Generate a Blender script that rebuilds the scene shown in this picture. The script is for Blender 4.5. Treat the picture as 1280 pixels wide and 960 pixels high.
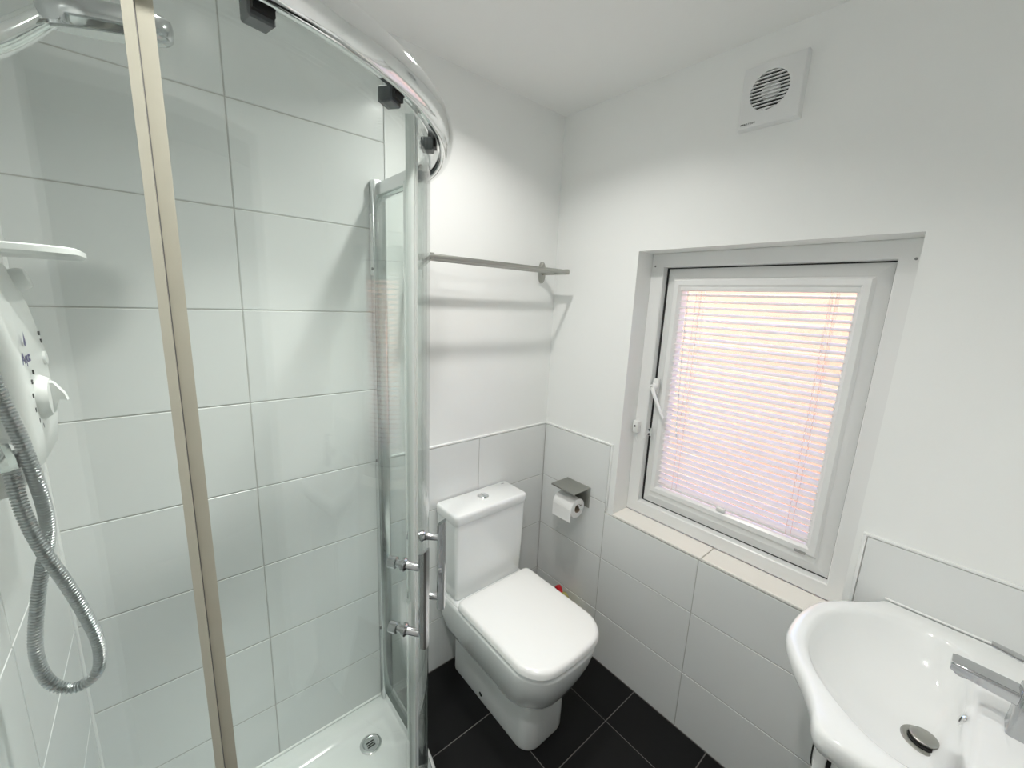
import bpy, bmesh, math, random
from mathutils import Vector, Matrix
random.seed(4)
for o in list(bpy.data.objects): bpy.data.objects.remove(o)
SC = bpy.context.scene
COL = SC.collection
sin, cos, PI, rad = math.sin, math.cos, math.pi, math.radians

# ------------------------------------------------------------------ camera, world, sun, exposure
F, YAW, PIT, ROL = 512.99, 0.71565, -0.19877, 0.04467
CX, CY, CZ = -1.3385, -1.2843, 1.5417
fw = Vector((sin(YAW)*cos(PIT), cos(YAW)*cos(PIT), sin(PIT)))
rt0 = Vector((cos(YAW), -sin(YAW), 0)); up0 = rt0.cross(fw)
rt = rt0*cos(ROL) + up0*sin(ROL); up = -rt0*sin(ROL) + up0*cos(ROL)
cam = bpy.data.objects.new('camera', bpy.data.cameras.new('camera')); COL.objects.link(cam)
cam.data.sensor_fit = 'HORIZONTAL'; cam.data.sensor_width = 36; cam.data.lens = F/1280*36
cam.data.clip_start = 0.01
cam.matrix_world = Matrix(((rt.x, up.x, -fw.x, CX), (rt.y, up.y, -fw.y, CY), (rt.z, up.z, -fw.z, CZ), (0, 0, 0, 1)))
SC.camera = cam

world = bpy.data.worlds.new('world'); SC.world = world; world.use_nodes = True
wn = world.node_tree.nodes; wl = world.node_tree.links
sky = wn.new('ShaderNodeTexSky'); sky.sky_type = 'NISHITA'; sky.sun_disc = False
sky.sun_elevation = rad(48); sky.sun_rotation = rad(250)
wn['Background'].inputs['Strength'].default_value = 1.15
sky.dust_density = 2.2
wl.new(sky.outputs['Color'], wn['Background'].inputs['Color'])

sun = bpy.data.objects.new('sun', bpy.data.lights.new('sun', 'SUN')); COL.objects.link(sun)
sun.data.energy = 2.4; sun.data.color = (1.0, 0.92, 0.80); sun.data.angle = rad(0.6)
sun.rotation_euler = Vector((0.42, 0.70, -0.58)).to_track_quat('-Z', 'Y').to_euler()
sun.location = (-3, -5, 6)

DOWNLIGHT_W = 6.5
SC.view_settings.view_transform = 'Standard'; SC.view_settings.look = 'None'
SC.view_settings.gamma = 1.0; SC.view_settings.use_curve_mapping = False
SC.view_settings.exposure = 0.4
SC.cycles.max_bounces = 16; SC.cycles.diffuse_bounces = 10; SC.cycles.glossy_bounces = 8; SC.cycles.transparent_max_bounces = 24   # white room: deep inter-reflection

# ------------------------------------------------------------------ materials
def mat(name, col, rough=0.5, metal=0.0, coat=0.0, spec=0.5, noise=None, bump=None, trans=0.0):
    m = bpy.data.materials.new(name); m.use_nodes = True
    nt = m.node_tree; b = nt.nodes['Principled BSDF']
    b.inputs['Base Color'].default_value = (*col, 1)
    b.inputs['Roughness'].default_value = rough; b.inputs['Metallic'].default_value = metal
    b.inputs['Coat Weight'].default_value = coat; b.inputs['Coat Roughness'].default_value = 0.04
    b.inputs['Specular IOR Level'].default_value = spec
    tc = nt.nodes.new('ShaderNodeTexCoord')
    if noise:
        sc, amt = noise
        n = nt.nodes.new('ShaderNodeTexNoise'); n.inputs['Scale'].default_value = sc; n.inputs['Detail'].default_value = 4
        nt.links.new(tc.outputs['Object'], n.inputs['Vector'])
        mx = nt.nodes.new('ShaderNodeMix'); mx.data_type = 'RGBA'
        mx.inputs['A'].default_value = (*[c*(1-amt) for c in col], 1); mx.inputs['B'].default_value = (*[min(1, c*(1+amt)) for c in col], 1)
        nt.links.new(n.outputs['Fac'], mx.inputs['Factor']); nt.links.new(mx.outputs['Result'], b.inputs['Base Color'])
    if bump:
        sc, st = bump
        n = nt.nodes.new('ShaderNodeTexNoise'); n.inputs['Scale'].default_value = sc; n.inputs['Detail'].default_value = 3
        nt.links.new(tc.outputs['Object'], n.inputs['Vector'])
        bp = nt.nodes.new('ShaderNodeBump'); bp.inputs['Strength'].default_value = st; bp.inputs['Distance'].default_value = 0.002
        nt.links.new(n.outputs['Fac'], bp.inputs['Height']); nt.links.new(bp.outputs['Normal'], b.inputs['Normal'])
    return m

def glass_mat(name, tint):
    m = bpy.data.materials.new(name); m.use_nodes = True
    nt = m.node_tree; nt.nodes.clear()
    out = nt.nodes.new('ShaderNodeOutputMaterial'); mix = nt.nodes.new('ShaderNodeMixShader')
    lw = nt.nodes.new('ShaderNodeLayerWeight'); lw.inputs['Blend'].default_value = 0.5     # Schlick, the same from both sides of the sheet
    pw = nt.nodes.new('ShaderNodeMath'); pw.operation = 'POWER'; pw.inputs[1].default_value = 5.0
    fr = nt.nodes.new('ShaderNodeMath'); fr.operation = 'MULTIPLY_ADD'; fr.inputs[1].default_value = 0.94; fr.inputs[2].default_value = 0.06
    nt.links.new(lw.outputs['Facing'], pw.inputs[0]); nt.links.new(pw.outputs[0], fr.inputs[0])
    tr = nt.nodes.new('ShaderNodeBsdfTransparent'); tr.inputs['Color'].default_value = (*tint, 1)
    gl = nt.nodes.new('ShaderNodeBsdfGlossy'); gl.inputs['Roughness'].default_value = 0.0
    nt.links.new(fr.outputs[0], mix.inputs[0]); nt.links.new(tr.outputs[0], mix.inputs[1]); nt.links.new(gl.outputs[0], mix.inputs[2])
    nt.links.new(mix.outputs[0], out.inputs[0])
    return m

def translucent_mat(name, col, fac):
    m = bpy.data.materials.new(name); m.use_nodes = True
    nt = m.node_tree; b = nt.nodes['Principled BSDF']; b.inputs['Base Color'].default_value = (*col, 1); b.inputs['Roughness'].default_value = 0.45
    t = nt.nodes.new('ShaderNodeBsdfTranslucent'); t.inputs['Color'].default_value = (*col, 1)
    mix = nt.nodes.new('ShaderNodeMixShader'); mix.inputs[0].default_value = fac
    nt.links.new(b.outputs[0], mix.inputs[1]); nt.links.new(t.outputs[0], mix.inputs[2])
    nt.links.new(mix.outputs[0], nt.nodes['Material Output'].inputs[0])
    return m

def emit_mat(name, col, s):
    m = bpy.data.materials.new(name); m.use_nodes = True
    b = m.node_tree.nodes['Principled BSDF']; b.inputs['Emission Color'].default_value = (*col, 1); b.inputs['Emission Strength'].default_value = s
    return m

def brick_mat(name):
    m = bpy.data.materials.new(name); m.use_nodes = True
    nt = m.node_tree; b = nt.nodes['Principled BSDF']; b.inputs['Roughness'].default_value = 0.9
    tc = nt.nodes.new('ShaderNodeTexCoord'); mp = nt.nodes.new('ShaderNodeMapping'); mp.inputs['Rotation'].default_value = (rad(90), 0, rad(90))
    br = nt.nodes.new('ShaderNodeTexBrick'); br.inputs['Scale'].default_value = 1.0
    br.inputs['Brick Width'].default_value = 0.225; br.inputs['Row Height'].default_value = 0.075; br.inputs['Mortar Size'].default_value = 0.006
    br.inputs['Color1'].default_value = (0.39, 0.20, 0.135, 1); br.inputs['Color2'].default_value = (0.44, 0.235, 0.16, 1); br.inputs['Mortar'].default_value = (0.40, 0.28, 0.21, 1)
    nt.links.new(tc.outputs['Object'], mp.inputs['Vector']); nt.links.new(mp.outputs[0], br.inputs['Vector'])
    nt.links.new(br.outputs['Color'], b.inputs['Base Color'])
    return m

M = {
 'paint': mat('white_paint', (0.875, 0.885, 0.875), 0.75, noise=(6, 0.01), bump=(220, 0.05)),
 'ceiling': mat('ceiling_paint', (0.88, 0.88, 0.87), 0.8, bump=(220, 0.05)),
 'tile': mat('wall_tile', (0.77, 0.785, 0.78), 0.22, noise=(3, 0.012), bump=(9, 0.02)),
 'grout': mat('grout', (0.48, 0.48, 0.46), 0.9),
 'trim': mat('white_trim', (0.86, 0.87, 0.86), 0.35),
 'sill': mat('sill_tile', (0.86, 0.84, 0.79), 0.3),
 'floor_tile': mat('black_floor_tile', (0.007, 0.007, 0.0073), 0.42, noise=(9, 0.25), bump=(60, 0.08), spec=0.2),
 'floor_grout': mat('floor_grout', (0.20, 0.19, 0.18), 0.9),
 'ceramic': mat('white_ceramic', (0.86, 0.875, 0.87), 0.08, coat=0.5),
 'seat': mat('seat_plastic', (0.88, 0.88, 0.87), 0.18),
 'tray': mat('tray_acrylic', (0.82, 0.84, 0.83), 0.15),
 'plastic': mat('white_plastic', (0.82, 0.83, 0.82), 0.3),
 'fanplastic': mat('fan_plastic', (0.80, 0.81, 0.81), 0.4),
 'upvc': mat('white_upvc', (0.82, 0.825, 0.82), 0.28),
 'rebate': mat('window_gasket', (0.02, 0.02, 0.02), 0.6),
 'chrome': mat('chrome', (0.86, 0.87, 0.87), 0.06, 1.0),
 'alu': mat('polished_aluminium', (0.72, 0.74, 0.74), 0.2, 1.0),
 'steel': mat('brushed_steel', (0.42, 0.42, 0.39), 0.36, 1.0, bump=(300, 0.1)),
 'satin': mat('satin_chrome', (0.50, 0.51, 0.52), 0.14, 1.0),
 'hose': mat('hose_metal', (0.52, 0.54, 0.55), 0.28, 1.0),
 'dark': mat('dark_cavity', (0.015, 0.015, 0.015), 0.6),
 'roller': mat('roller_plastic', (0.10, 0.11, 0.115), 0.25),
 'glass': glass_mat('shower_glass', (0.955, 0.985, 0.972)),
 'pane': glass_mat('window_glass', (0.98, 0.985, 0.98)),
 'seal': mat('yellowed_seal', (0.50, 0.49, 0.405), 0.45, noise=(30, 0.06)),
 'clearseal': mat('clear_seal', (0.72, 0.76, 0.74), 0.25),
 'slat': translucent_mat('blind_slat', (0.91, 0.885, 0.87), 0.35),
 'cord': mat('blind_cord', (0.75, 0.55, 0.52), 0.7),
 'paper': mat('toilet_paper', (0.86, 0.86, 0.85), 0.95, bump=(120, 0.3)),
 'card': mat('cardboard', (0.30, 0.24, 0.18), 0.9),
 'red': mat('red_cap', (0.55, 0.012, 0.02), 0.3),
 'yellow': mat('yellow_bottle', (0.50, 0.44, 0.14), 0.3),
 'ink': mat('black_ink', (0.02, 0.02, 0.02), 0.5),
 'greyink': mat('grey_ink', (0.22, 0.22, 0.22), 0.5),
 'violet': mat('violet_ink', (0.09, 0.08, 0.24), 0.5),
 'label': mat('grey_label', (0.35, 0.35, 0.34), 0.4),
 'cabinet': mat('cabinet_white', (0.80, 0.81, 0.80), 0.25),
 'lens': emit_mat('lamp_lens', (1.0, 0.96, 0.90), 12.0),
 'brick': brick_mat('orange_brick'),
 'landing': mat('added_landing_paint', (0.42, 0.41, 0.39), 0.8, noise=(4, 0.05)),  # dim surface of the added landing, for darker reflections
 'ground': mat('outside_ground', (0.45, 0.42, 0.38), 0.9, noise=(3, 0.1)),
}

# ------------------------------------------------------------------ helpers
def tag(o, label, cat, group=None, kind=None):
    o['label'] = label
    if cat: o['category'] = cat
    if group: o['group'] = group
    if kind: o['kind'] = kind
    return o

def structure(o, label=None):
    o['kind'] = 'structure'
    if label: o['label'] = label
    return o

def thing(name, loc, label, cat, group=None):
    o = bpy.data.objects.new(name, None); COL.objects.link(o); o.location = loc; o.empty_display_size = 0.05
    return tag(o, label, cat, group)

def world_origin(o):
    v = Vector((0, 0, 0))
    while o: v += o.location; o = o.parent
    return v

def obj(name, me, m, parent=None, smooth=None):
    """link a mesh / bmesh (world coordinates) as one object"""
    if isinstance(me, bmesh.types.BMesh):
        bm = me; bmesh.ops.recalc_face_normals(bm, faces=bm.faces)
        me = bpy.data.meshes.new(name); bm.to_mesh(me); bm.free()
    if m is not None and len(me.materials) == 0: me.materials.append(M[m])
    o = bpy.data.objects.new(name, me); COL.objects.link(o)
    if parent:
        o.parent = parent; o.location = -world_origin(parent)
    if smooth is not None:
        for p in me.polygons: p.use_smooth = True
        if smooth < 180: me.set_sharp_from_angle(angle=rad(smooth))
    return o

def box(bm, x0, x1, y0, y1, z0, z1, bev=0.0, seg=2):
    x0, x1 = min(x0, x1), max(x0, x1); y0, y1 = min(y0, y1), max(y0, y1); z0, z1 = min(z0, z1), max(z0, z1)
    vs = [bm.verts.new(p) for p in [(x0,y0,z0),(x1,y0,z0),(x1,y1,z0),(x0,y1,z0),(x0,y0,z1),(x1,y0,z1),(x1,y1,z1),(x0,y1,z1)]]
    fs = [bm.faces.new([vs[i] for i in f]) for f in [(3,2,1,0),(4,5,6,7),(0,1,5,4),(1,2,6,5),(2,3,7,6),(3,0,4,7)]]
    if bev > 0:
        es = list({e for f in fs for e in f.edges})
        bmesh.ops.bevel(bm, geom=es, offset=bev, segments=seg, affect='EDGES', profile=0.5)
    return bm

def B(): return bmesh.new()

def loft(bm, rings, cap0=True, cap1=True, closed=False):
    R = [[bm.verts.new(p) for p in r] for r in rings]
    n = len(R[0]); pairs = list(zip(R[:-1], R[1:]))
    if closed: pairs.append((R[-1], R[0]))
    for a, b in pairs:
        for i in range(n):
            j = (i+1) % n
            bm.faces.new((a[i], a[j], b[j], b[i]))
    if not closed:
        if cap0: bm.faces.new(R[0][::-1])
        if cap1: bm.faces.new(R[-1])
    return bm

def path_frames(pts):
    pts = [Vector(p) for p in pts]; n = len(pts); T = []
    for i in range(n):
        t = (pts[min(i+1, n-1)] - pts[max(i-1, 0)]); T.append(t.normalized())
    a = Vector((0, 0, 1)) if abs(T[0].z) < 0.9 else Vector((1, 0, 0))
    N = [(a - T[0]*a.dot(T[0])).normalized()]
    for i in range(1, n):
        v = N[-1] - T[i]*N[-1].dot(T[i]); N.append(v.normalized())
    return pts, T, N

def tube(bm, pts, r, n=12, rfun=None):
    pts, T, N = path_frames(pts); rings = []
    for i, p in enumerate(pts):
        b = T[i].cross(N[i]); rr = rfun(i) if rfun else r
        rings.append([p + (N[i]*cos(2*PI*k/n) + b*sin(2*PI*k/n))*rr for k in range(n)])
    return loft(bm, rings)

def cyl(bm, a, b, r, r2=None, n=20):
    r2 = r if r2 is None else r2
    return tube(bm, [a, b], r, n, lambda i: r if i == 0 else r2)

def lathe(bm, prof, origin, axis=(0, 0, 1), n=28, closed=False):
    ax = Vector(axis).normalized(); a = Vector((1, 0, 0)) if abs(ax.x) < 0.9 else Vector((0, 1, 0))
    u = (a - ax*a.dot(ax)).normalized(); v = ax.cross(u); o = Vector(origin)
    rings = [[o + ax*h + (u*cos(2*PI*k/n) + v*sin(2*PI*k/n))*max(r, 1e-5) for k in range(n)] for r, h in prof]
    return loft(bm, rings, closed=closed)

def bez(pts, n=24):
    """Catmull-Rom through pts"""
    P = [Vector(p) for p in pts]; P = [P[0]*2-P[1]] + P + [P[-1]*2-P[-2]]; out = []
    for i in range(1, len(P)-2):
        for k in range(n):
            t = k/n
            out.append(0.5*((2*P[i]) + (P[i+1]-P[i-1])*t + (2*P[i-1]-5*P[i]+4*P[i+1]-P[i+2])*t*t + (3*P[i]-P[i-1]-3*P[i+1]+P[i+2])*t**3))
    out.append(P[-2]); return out

def rrect(x0, x1, y0, y1, r, seg=6, bow=0.0):
    """rounded rectangle, counter clockwise; r = one radius or four (x1y0, x1y1, x0y1, x0y0); bow pushes the y0 edge out"""
    if not hasattr(r, '__len__'): r = [r]*4
    out = []
    for (cx, cy, a0, rr) in [(x1-r[0], y0+r[0], -90, r[0]), (x1-r[1], y1-r[1], 0, r[1]), (x0+r[2], y1-r[2], 90, r[2]), (x0+r[3], y0+r[3], 180, r[3])]:
        for k in range(seg+1):
            a = rad(a0 + 90*k/seg); out.append([cx+rr*cos(a), cy+rr*sin(a)])
    if bow:
        # extra points along the front edge
        a, b = out[-1], out[0]; m = 8
        out += [[a[0]+(b[0]-a[0])*k/m, a[1]+(b[1]-a[1])*k/m] for k in range(1, m)]
        xc, hw, d = (x0+x1)/2, (x1-x0)/2, (y1-y0)
        for p in out:
            w = max(0, 1-((p[0]-xc)/hw)**2); f = max(0, 1-(p[1]-y0)/(0.5*d))
            p[1] -= bow*w*f
    return out

def zr(pts, z): return [(p[0], p[1], z) for p in pts]

def inset(pts, d):
    """shrink a closed loop about its box by d on each side"""
    xs = [p[0] for p in pts]; ys = [p[1] for p in pts]
    cx, cy = (min(xs)+max(xs))/2, (min(ys)+max(ys))/2; hx, hy = (max(xs)-min(xs))/2, (max(ys)-min(ys))/2
    return [(cx+(p[0]-cx)*(hx-d)/hx, cy+(p[1]-cy)*(hy-d)/hy) for p in pts]

def text_obj(name, body, size, m, parent, mw):
    cu = bpy.data.curves.new(name, 'FONT'); cu.body = body; cu.size = size; cu.extrude = 0.0002; cu.resolution_u = 3
    t = bpy.data.objects.new(name+'_tmp', cu); COL.objects.link(t)
    bpy.context.view_layer.update()
    dg = bpy.context.evaluated_depsgraph_get()
    me = bpy.data.meshes.new_from_object(t.evaluated_get(dg)); bpy.data.objects.remove(t)
    me.transform(mw); me.materials.clear(); me.materials.append(M[m])
    return obj(name, me, None, parent)

def tile_mesh(key, w, h, t, m, cache={}, ch=0.0015):
    """tile lying in its local XY plane, face at z=0, body to z=-t, chamfered face edge"""
    k = (round(w, 4), round(h, 4), t, m)
    if k in cache: return cache[k]
    bm = B(); a, b = w/2, h/2
    r0 = [(-a,-b,-t),(a,-b,-t),(a,b,-t),(-a,b,-t)]
    r1 = [(-a,-b,-ch),(a,-b,-ch),(a,b,-ch),(-a,b,-ch)]
    r2 = [(-a+ch,-b+ch,0),(a-ch,-b+ch,0),(a-ch,b-ch,0),(-a+ch,b-ch,0)]
    loft(bm, [r0, r1, r2]); bmesh.ops.recalc_face_normals(bm, faces=bm.faces)
    me = bpy.data.meshes.new(key); bm.to_mesh(me); bm.free(); me.materials.append(M[m]); cache[k] = me
    return me

def put_tile(name, me, parent, mw):
    o = bpy.data.objects.new(name, me); COL.objects.link(o); o.parent = parent; o.matrix_local = mw
    return o

# orientation matrices: tile local X -> wall direction, local Z -> out of the wall
RW_B = Matrix(((0,0,-1,0),(-1,0,0,0),(0,1,0,0),(0,0,0,1)))     # right wall, faces -x
RW_A = Matrix(((1,0,0,0),(0,0,-1,0),(0,1,0,0),(0,0,0,1)))      # back wall, faces -y
RW_C = Matrix(((0,0,1,0),(1,0,0,0),(0,1,0,0),(0,0,0,1)))       # left wall, faces +x

# ------------------------------------------------------------------ room shell
ZC = 2.287; ZT = 0.9885; H = 0.25; XL = -1.555; YD = -1.535; TP = 0.006; G = 0.0022
ZS = 0.704; YL, YR, ZTOP = -0.402, -1.1435, 1.738
TRAYZ = 0.04
WT = 0.26

bm = B(); box(bm, XL-0.15, 0.26, 0.2, YD-0.2, -0.15, -0.0025)
floor = structure(obj('floor', bm, 'floor_grout'), 'black tiled bathroom floor with pale grout lines')
xs = [0.0, -0.19, -0.4865, -0.783, -1.0795, -1.376, XL]; ys = [0.0, -0.295, -0.5905, -0.886, -1.1815, -1.477, YD]
for i in range(len(xs)-1):
    for j in range(len(ys)-1):
        w = xs[i]-xs[i+1]-0.0032; d = ys[j]-ys[j+1]-0.0032
        put_tile('floor_tile', tile_mesh('floor_tile', w, d, 0.004, 'floor_tile', ch=0.001), floor, Matrix.Translation(((xs[i]+xs[i+1])/2, (ys[j]+ys[j+1])/2, 0)))

bm = B(); box(bm, XL-0.15, 0.26, 0.2, YD-0.2, ZC, ZC+0.12)
structure(obj('ceiling', bm, 'ceiling'), 'plain white painted ceiling')

bm = B(); box(bm, XL-0.15, 0.26, TP, 0.2, 0, ZC)
wall_back = structure(obj('wall_back', bm, 'paint'), 'white painted back wall, half tiled behind the toilet and fully tiled in the shower')
bm = B(); box(bm, XL-0.15, XL-TP, TP, YD-0.2, 0, ZC)
wall_left = structure(obj('wall_left', bm, 'paint'), 'tiled left wall of the shower')
bm = B(); box(bm, XL-0.15, -1.50, YD, YD-0.12, 0, ZC); box(bm, -0.74, 0.26, YD, YD-0.12, 0, ZC); box(bm, -1.50, -0.74, YD, YD-0.12, 1.98, ZC)
wall_front = structure(obj('wall_front', bm, 'paint'), 'white wall behind the wash basin with an unseen doorway added for reflections')  # opening behind the camera, added to give the chrome dark reflections
bm = B()
for d in ((-2.6, -2.5, YD-0.12, -3.2, -0.02, ZC), (0.5, 0.6, YD-0.12, -3.2, -0.02, ZC), (-2.6, 0.6, -3.1, -3.2, -0.02, ZC), (-2.6, 0.6, YD-0.12, -3.2, -0.1, -0.02), (-2.6, 0.6, YD-0.12, -3.2, ZC, ZC+0.1), (-2.6, XL-0.15, YD-0.02, YD-0.12, -0.02, ZC), (0.26, 0.6, YD-0.02, YD-0.12, -0.02, ZC)): box(bm, *d)
structure(obj('wall_added_landing', bm, 'landing'), 'unseen dim landing added to darken the chrome reflections')  # unseen box past the doorway, added as a dark surround for reflections

bm = B()
box(bm, TP, WT, TP, YL, 0, ZC); box(bm, TP, WT, YR, YD, 0, ZC)
box(bm, TP, WT, YL, YR, 0, ZS-0.006); box(bm, TP, WT, YL, YR, ZTOP, ZC)
wall_right = structure(obj('wall_right', bm, 'paint'), 'white painted window wall with half height tiling')

def tile_b(y0, y1, z0, z1):
    put_tile('wall_tile', tile_mesh('wall_tile', y0-y1-G, z1-z0-G, 0.0055, 'tile'), wall_right, Matrix.Translation((0, (y0+y1)/2, (z0+z1)/2)) @ RW_B)
def tile_a(x0, x1, z0, z1):
    put_tile('wall_tile', tile_mesh('wall_tile', x1-x0-G, z1-z0-G, 0.0055, 'tile'), wall_back, Matrix.Translation(((x0+x1)/2, 0, (z0+z1)/2)) @ RW_A)
def tile_c(y0, y1, z0, z1):
    put_tile('wall_tile', tile_mesh('wall_tile', y0-y1-G, z1-z0-G, 0.0055, 'tile'), wall_left, Matrix.Translation((XL, (y0+y1)/2, (z0+z1)/2)) @ RW_C)

zrow = [0, ZT-3*H, ZT-2*H, ZT-H, ZT]
ysB = [0, -0.367, -0.7635, -1.166, YD]
for j in range(3):
    z0, z1 = zrow[j], zrow[j+1]
    for i in range(4):
        tile_b(ysB[i], ysB[i+1], z0, (ZS-0.007 if (j == 2 and i in (1, 2)) else z1))
tile_b(ysB[0], ysB[1], zrow[3], ZT); tile_b(ysB[3], ysB[4], zrow[3], ZT)
xsA = [0, -0.3831, -0.7707]
for j in range(4):
    for i in range(2): tile_a(xsA[i+1], xsA[i], zrow[j], zrow[j+1])
zsh = [TRAYZ-0.01] + [ZT+k*H for k in range(-3, 6)] + [ZC]
for j in range(len(zsh)-1):
    tile_a(-1.1654, -0.7707, zsh[j], zsh[j+1]); tile_a(XL, -1.1654, zsh[j], zsh[j+1])
    tile_c(0, -0.39, zsh[j], zsh[j+1]); tile_c(-0.39, -0.79, zsh[j], zsh[j+1])
# grout beds behind the tiles
def bed(parent, dims):
    bm = B()
    for d in dims: box(bm, *d)
    o = obj('grout_bed', bm, 'grout', parent); return o
g0 = 0.0012
bed(wall_right, [(g0, TP, 0, YD, 0, ZS-0.008), (g0, TP, 0, -0.366, ZS-0.008, ZT-0.001), (g0, TP, -1.167, YD, ZS-0.008, ZT-0.001)])
bed(wall_back, [(-0.7707, 0, g0, TP, 0, ZT-0.001), (XL, -0.7717, g0, TP, 0, ZC)])
bed(wall_left, [(XL-TP, XL-g0, 0, -0.789, 0, ZC)])
bm = B(); tube(bm, [(XL+0.001, -0.001, TRAYZ), (XL+0.001, -0.001, ZC)], 0.0045, 8); obj('silicone_bead', bm, 'trim', wall_left, 60)
bm = B(); tube(bm, [(XL, -0.001, TRAYZ+0.001), (-0.775, -0.001, TRAYZ+0.001)], 0.005, 8); obj('silicone_bead', bm, 'trim', wall_back, 60)
# white edge trims capping the tiling
bm = B(); box(bm, -0.7707, 0.0, -0.0015, TP, ZT, ZT+0.009, 0.003); obj('tile_trim', bm, 'trim', wall_back, 40)
bm = B(); box(bm, -0.7717+0.001, -0.7637, -0.0015, TP, ZT, ZC, 0.003); obj('tile_trim', bm, 'trim', wall_back, 40)
bm = B(); box(bm, -0.0015, TP, 0, -0.376, ZT, ZT+0.009, 0.003); box(bm, -0.0015, TP, -0.367, -0.376, ZS, ZT+0.001, 0.003); obj('tile_trim', bm, 'trim', wall_right, 40)
bm = B(); box(bm, -0.0015, TP, -1.157, YD, ZT, ZT+0.009, 0.003); box(bm, -0.0015, TP, -1.157, -1.166, ZS, ZT+0.001, 0.003); obj('tile_trim', bm, 'trim', wall_right, 40)

# ------------------------------------------------------------------ outside
bm = B(); box(bm, 2.6, 2.8, 4.5, -6.5, -3.0, 2.25)
structure(obj('exterior_brick_wall', bm, 'brick'), 'sunlit orange brick wall of the neighbouring house seen through the blind')
bm = B(); box(bm, 0.3, 8, 6, -8, -3.1, -3.0)
structure(obj('exterior_ground', bm, 'ground'), 'pale ground outside the window')

# ------------------------------------------------------------------ window
FX = 0.10                                     # room-side face of the frame
win = bpy.data.objects.new('window_1', None); COL.objects.link(win); win.location = (FX, (YL+YR)/2, ZS)
structure(win, 'white uPVC casement window set in a plastered reveal')
def ring_frame(bm, y0, y1, z0, z1, w, x0, x1, bev=0.004, slope=None):
    """four mitred bars round a rectangle: outer rectangle y0>y1, z0<z1, bar width w, depth x0..x1, bevelled room-side edges"""
    def rect(d, x): return [(x, y0-d, z0+d), (x, y1+d, z0+d), (x, y1+d, z1-d), (x, y0-d, z1-d)]
    rings = [rect(0, x1)] + ([rect(0, x0+slope[1]), rect(slope[0], x0)] if slope else [rect(0, x0+bev), rect(bev, x0)]) + [  rect(w-bev, x0), rect(w, x0+bev), rect(w, x1)]
    loft(bm, rings, closed=True)
bm = B(); ring_frame(bm, YL, YR, ZS+0.004, ZTOP, 0.05, FX, FX+0.07, 0.003)
obj('frame', bm, 'upvc', win)
# outer rebate stop of frame
bm = B(); ring_frame(bm, YL-0.045, YR+0.045, ZS+0.049, ZTOP-0.045, 0.02, FX+0.045, FX+0.069, 0.001)
obj('frame_rebate', bm, 'upvc', win)
bm = B(); ring_frame(bm, YL-0.0495, YR+0.0495, ZS+0.0535, ZTOP-0.0495, 0.006, FX+0.030, FX+0.036, 0.0005)
obj('gasket', bm, 'rebate', win)
# dark joint line on the opening side
bm = B(); ring_frame(bm, YL-0.0585, YR+0.054, ZS+0.058, ZTOP-0.054, 0.066, FX+0.012, FX+0.055, 0.004, slope=(0.034, 0.018))
sash = obj('sash', bm, 'upvc', win)
SY0, SY1, SZ0, SZ1 = YL-0.117, YR+0.105, ZS+0.143, ZTOP-0.117
bm = B(); ring_frame(bm, YL-0.090, YR+0.085, ZS+0.112, ZTOP-0.090, 0.03, FX+0.004, FX+0.03, 0.007)
obj('glazing_bead', bm, 'upvc', sash)
bm = B(); box(bm, FX+0.044, FX+0.048, SY0+0.005, SY1-0.005, SZ0-0.005, SZ1+0.005)
obj('pane', bm, 'pane', sash)
# handle on the sash (white lever) with its boss
bm = B()
box(bm, FX-0.006, FX+0.010, -0.463, -0.487, 1.215, 1.275, 0.004)
lathe(bm, [(0.0, -0.024), (0.011, -0.022), (0.012, -0.004), (0.012, 0.0)], (FX-0.005, -0.474, 1.243), (1, 0, 0))
hd = obj('handle', bm, 'plastic', sash, 40)
bm = B()
pts = bez([(FX-0.024, -0.474, 1.243), (FX-0.030, -0.49, 1.215), (FX-0.032, -0.512, 1.178), (FX-0.032, -0.535, 1.136)], 6)
tube(bm, pts, 0.006, 10, lambda i: 0.008-0.003*i/len(pts)); obj('lever', bm, 'plastic', hd, 60)
bm = B(); cyl(bm, (FX-0.031, -0.474, 1.243), (FX-0.0285, -0.474, 1.243), 0.005, n=14); obj('key_lock', bm, 'steel', hd, 40)
# cable restrictor: box on the frame, eye on the sash, cable between
bm = B(); box(bm, FX-0.022, FX, -0.405, -0.430, 1.045, 1.095, 0.005); rb = obj('restrictor_lock', bm, 'plastic', win, 40)
bm = B(); cyl(bm, (FX-0.024, -0.417, 1.074), (FX-0.020, -0.417, 1.074), 0.004, n=14); obj('key_hole', bm, 'ink', rb)
bm = B(); tube(bm, bez([(FX-0.008, -0.422, 1.046), (FX-0.02, -0.428, 1.022), (FX-0.022, -0.445, 1.016), (FX-0.006, -0.46, 1.045), (FX+0.0, -0.466, 1.058)], 8), 0.0016, 8); obj('restrictor_cable', bm, 'plastic', win, 60)
bm = B(); box(bm, FX-0.003, FX+0.010, -0.463, -0.478, 1.045, 1.076, 0.002)
eye = obj('restrictor_eye', bm, 'chrome', win, 40)
for z in (1.051, 1.069):
    bm = B(); cyl(bm, (FX-0.005, -0.4705, z), (FX-0.002, -0.4705, z), 0.004, n=12); obj('screw', bm, 'ink', eye)
for (y, z) in ((YL-0.016, ZTOP-0.045), (YR+0.016, ZTOP-0.05)):
    bm = B(); cyl(bm, (FX-0.0008, y, z), (FX+0.002, y, z), 0.0035, n=12); obj('screw_cap', bm, 'greyink', win)
bm = B(); box(bm, FX-0.0006, FX+0.003, -1.000, -1.030, 0.820, 0.827); obj('maker_plate', bm, 'label', sash)
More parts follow.
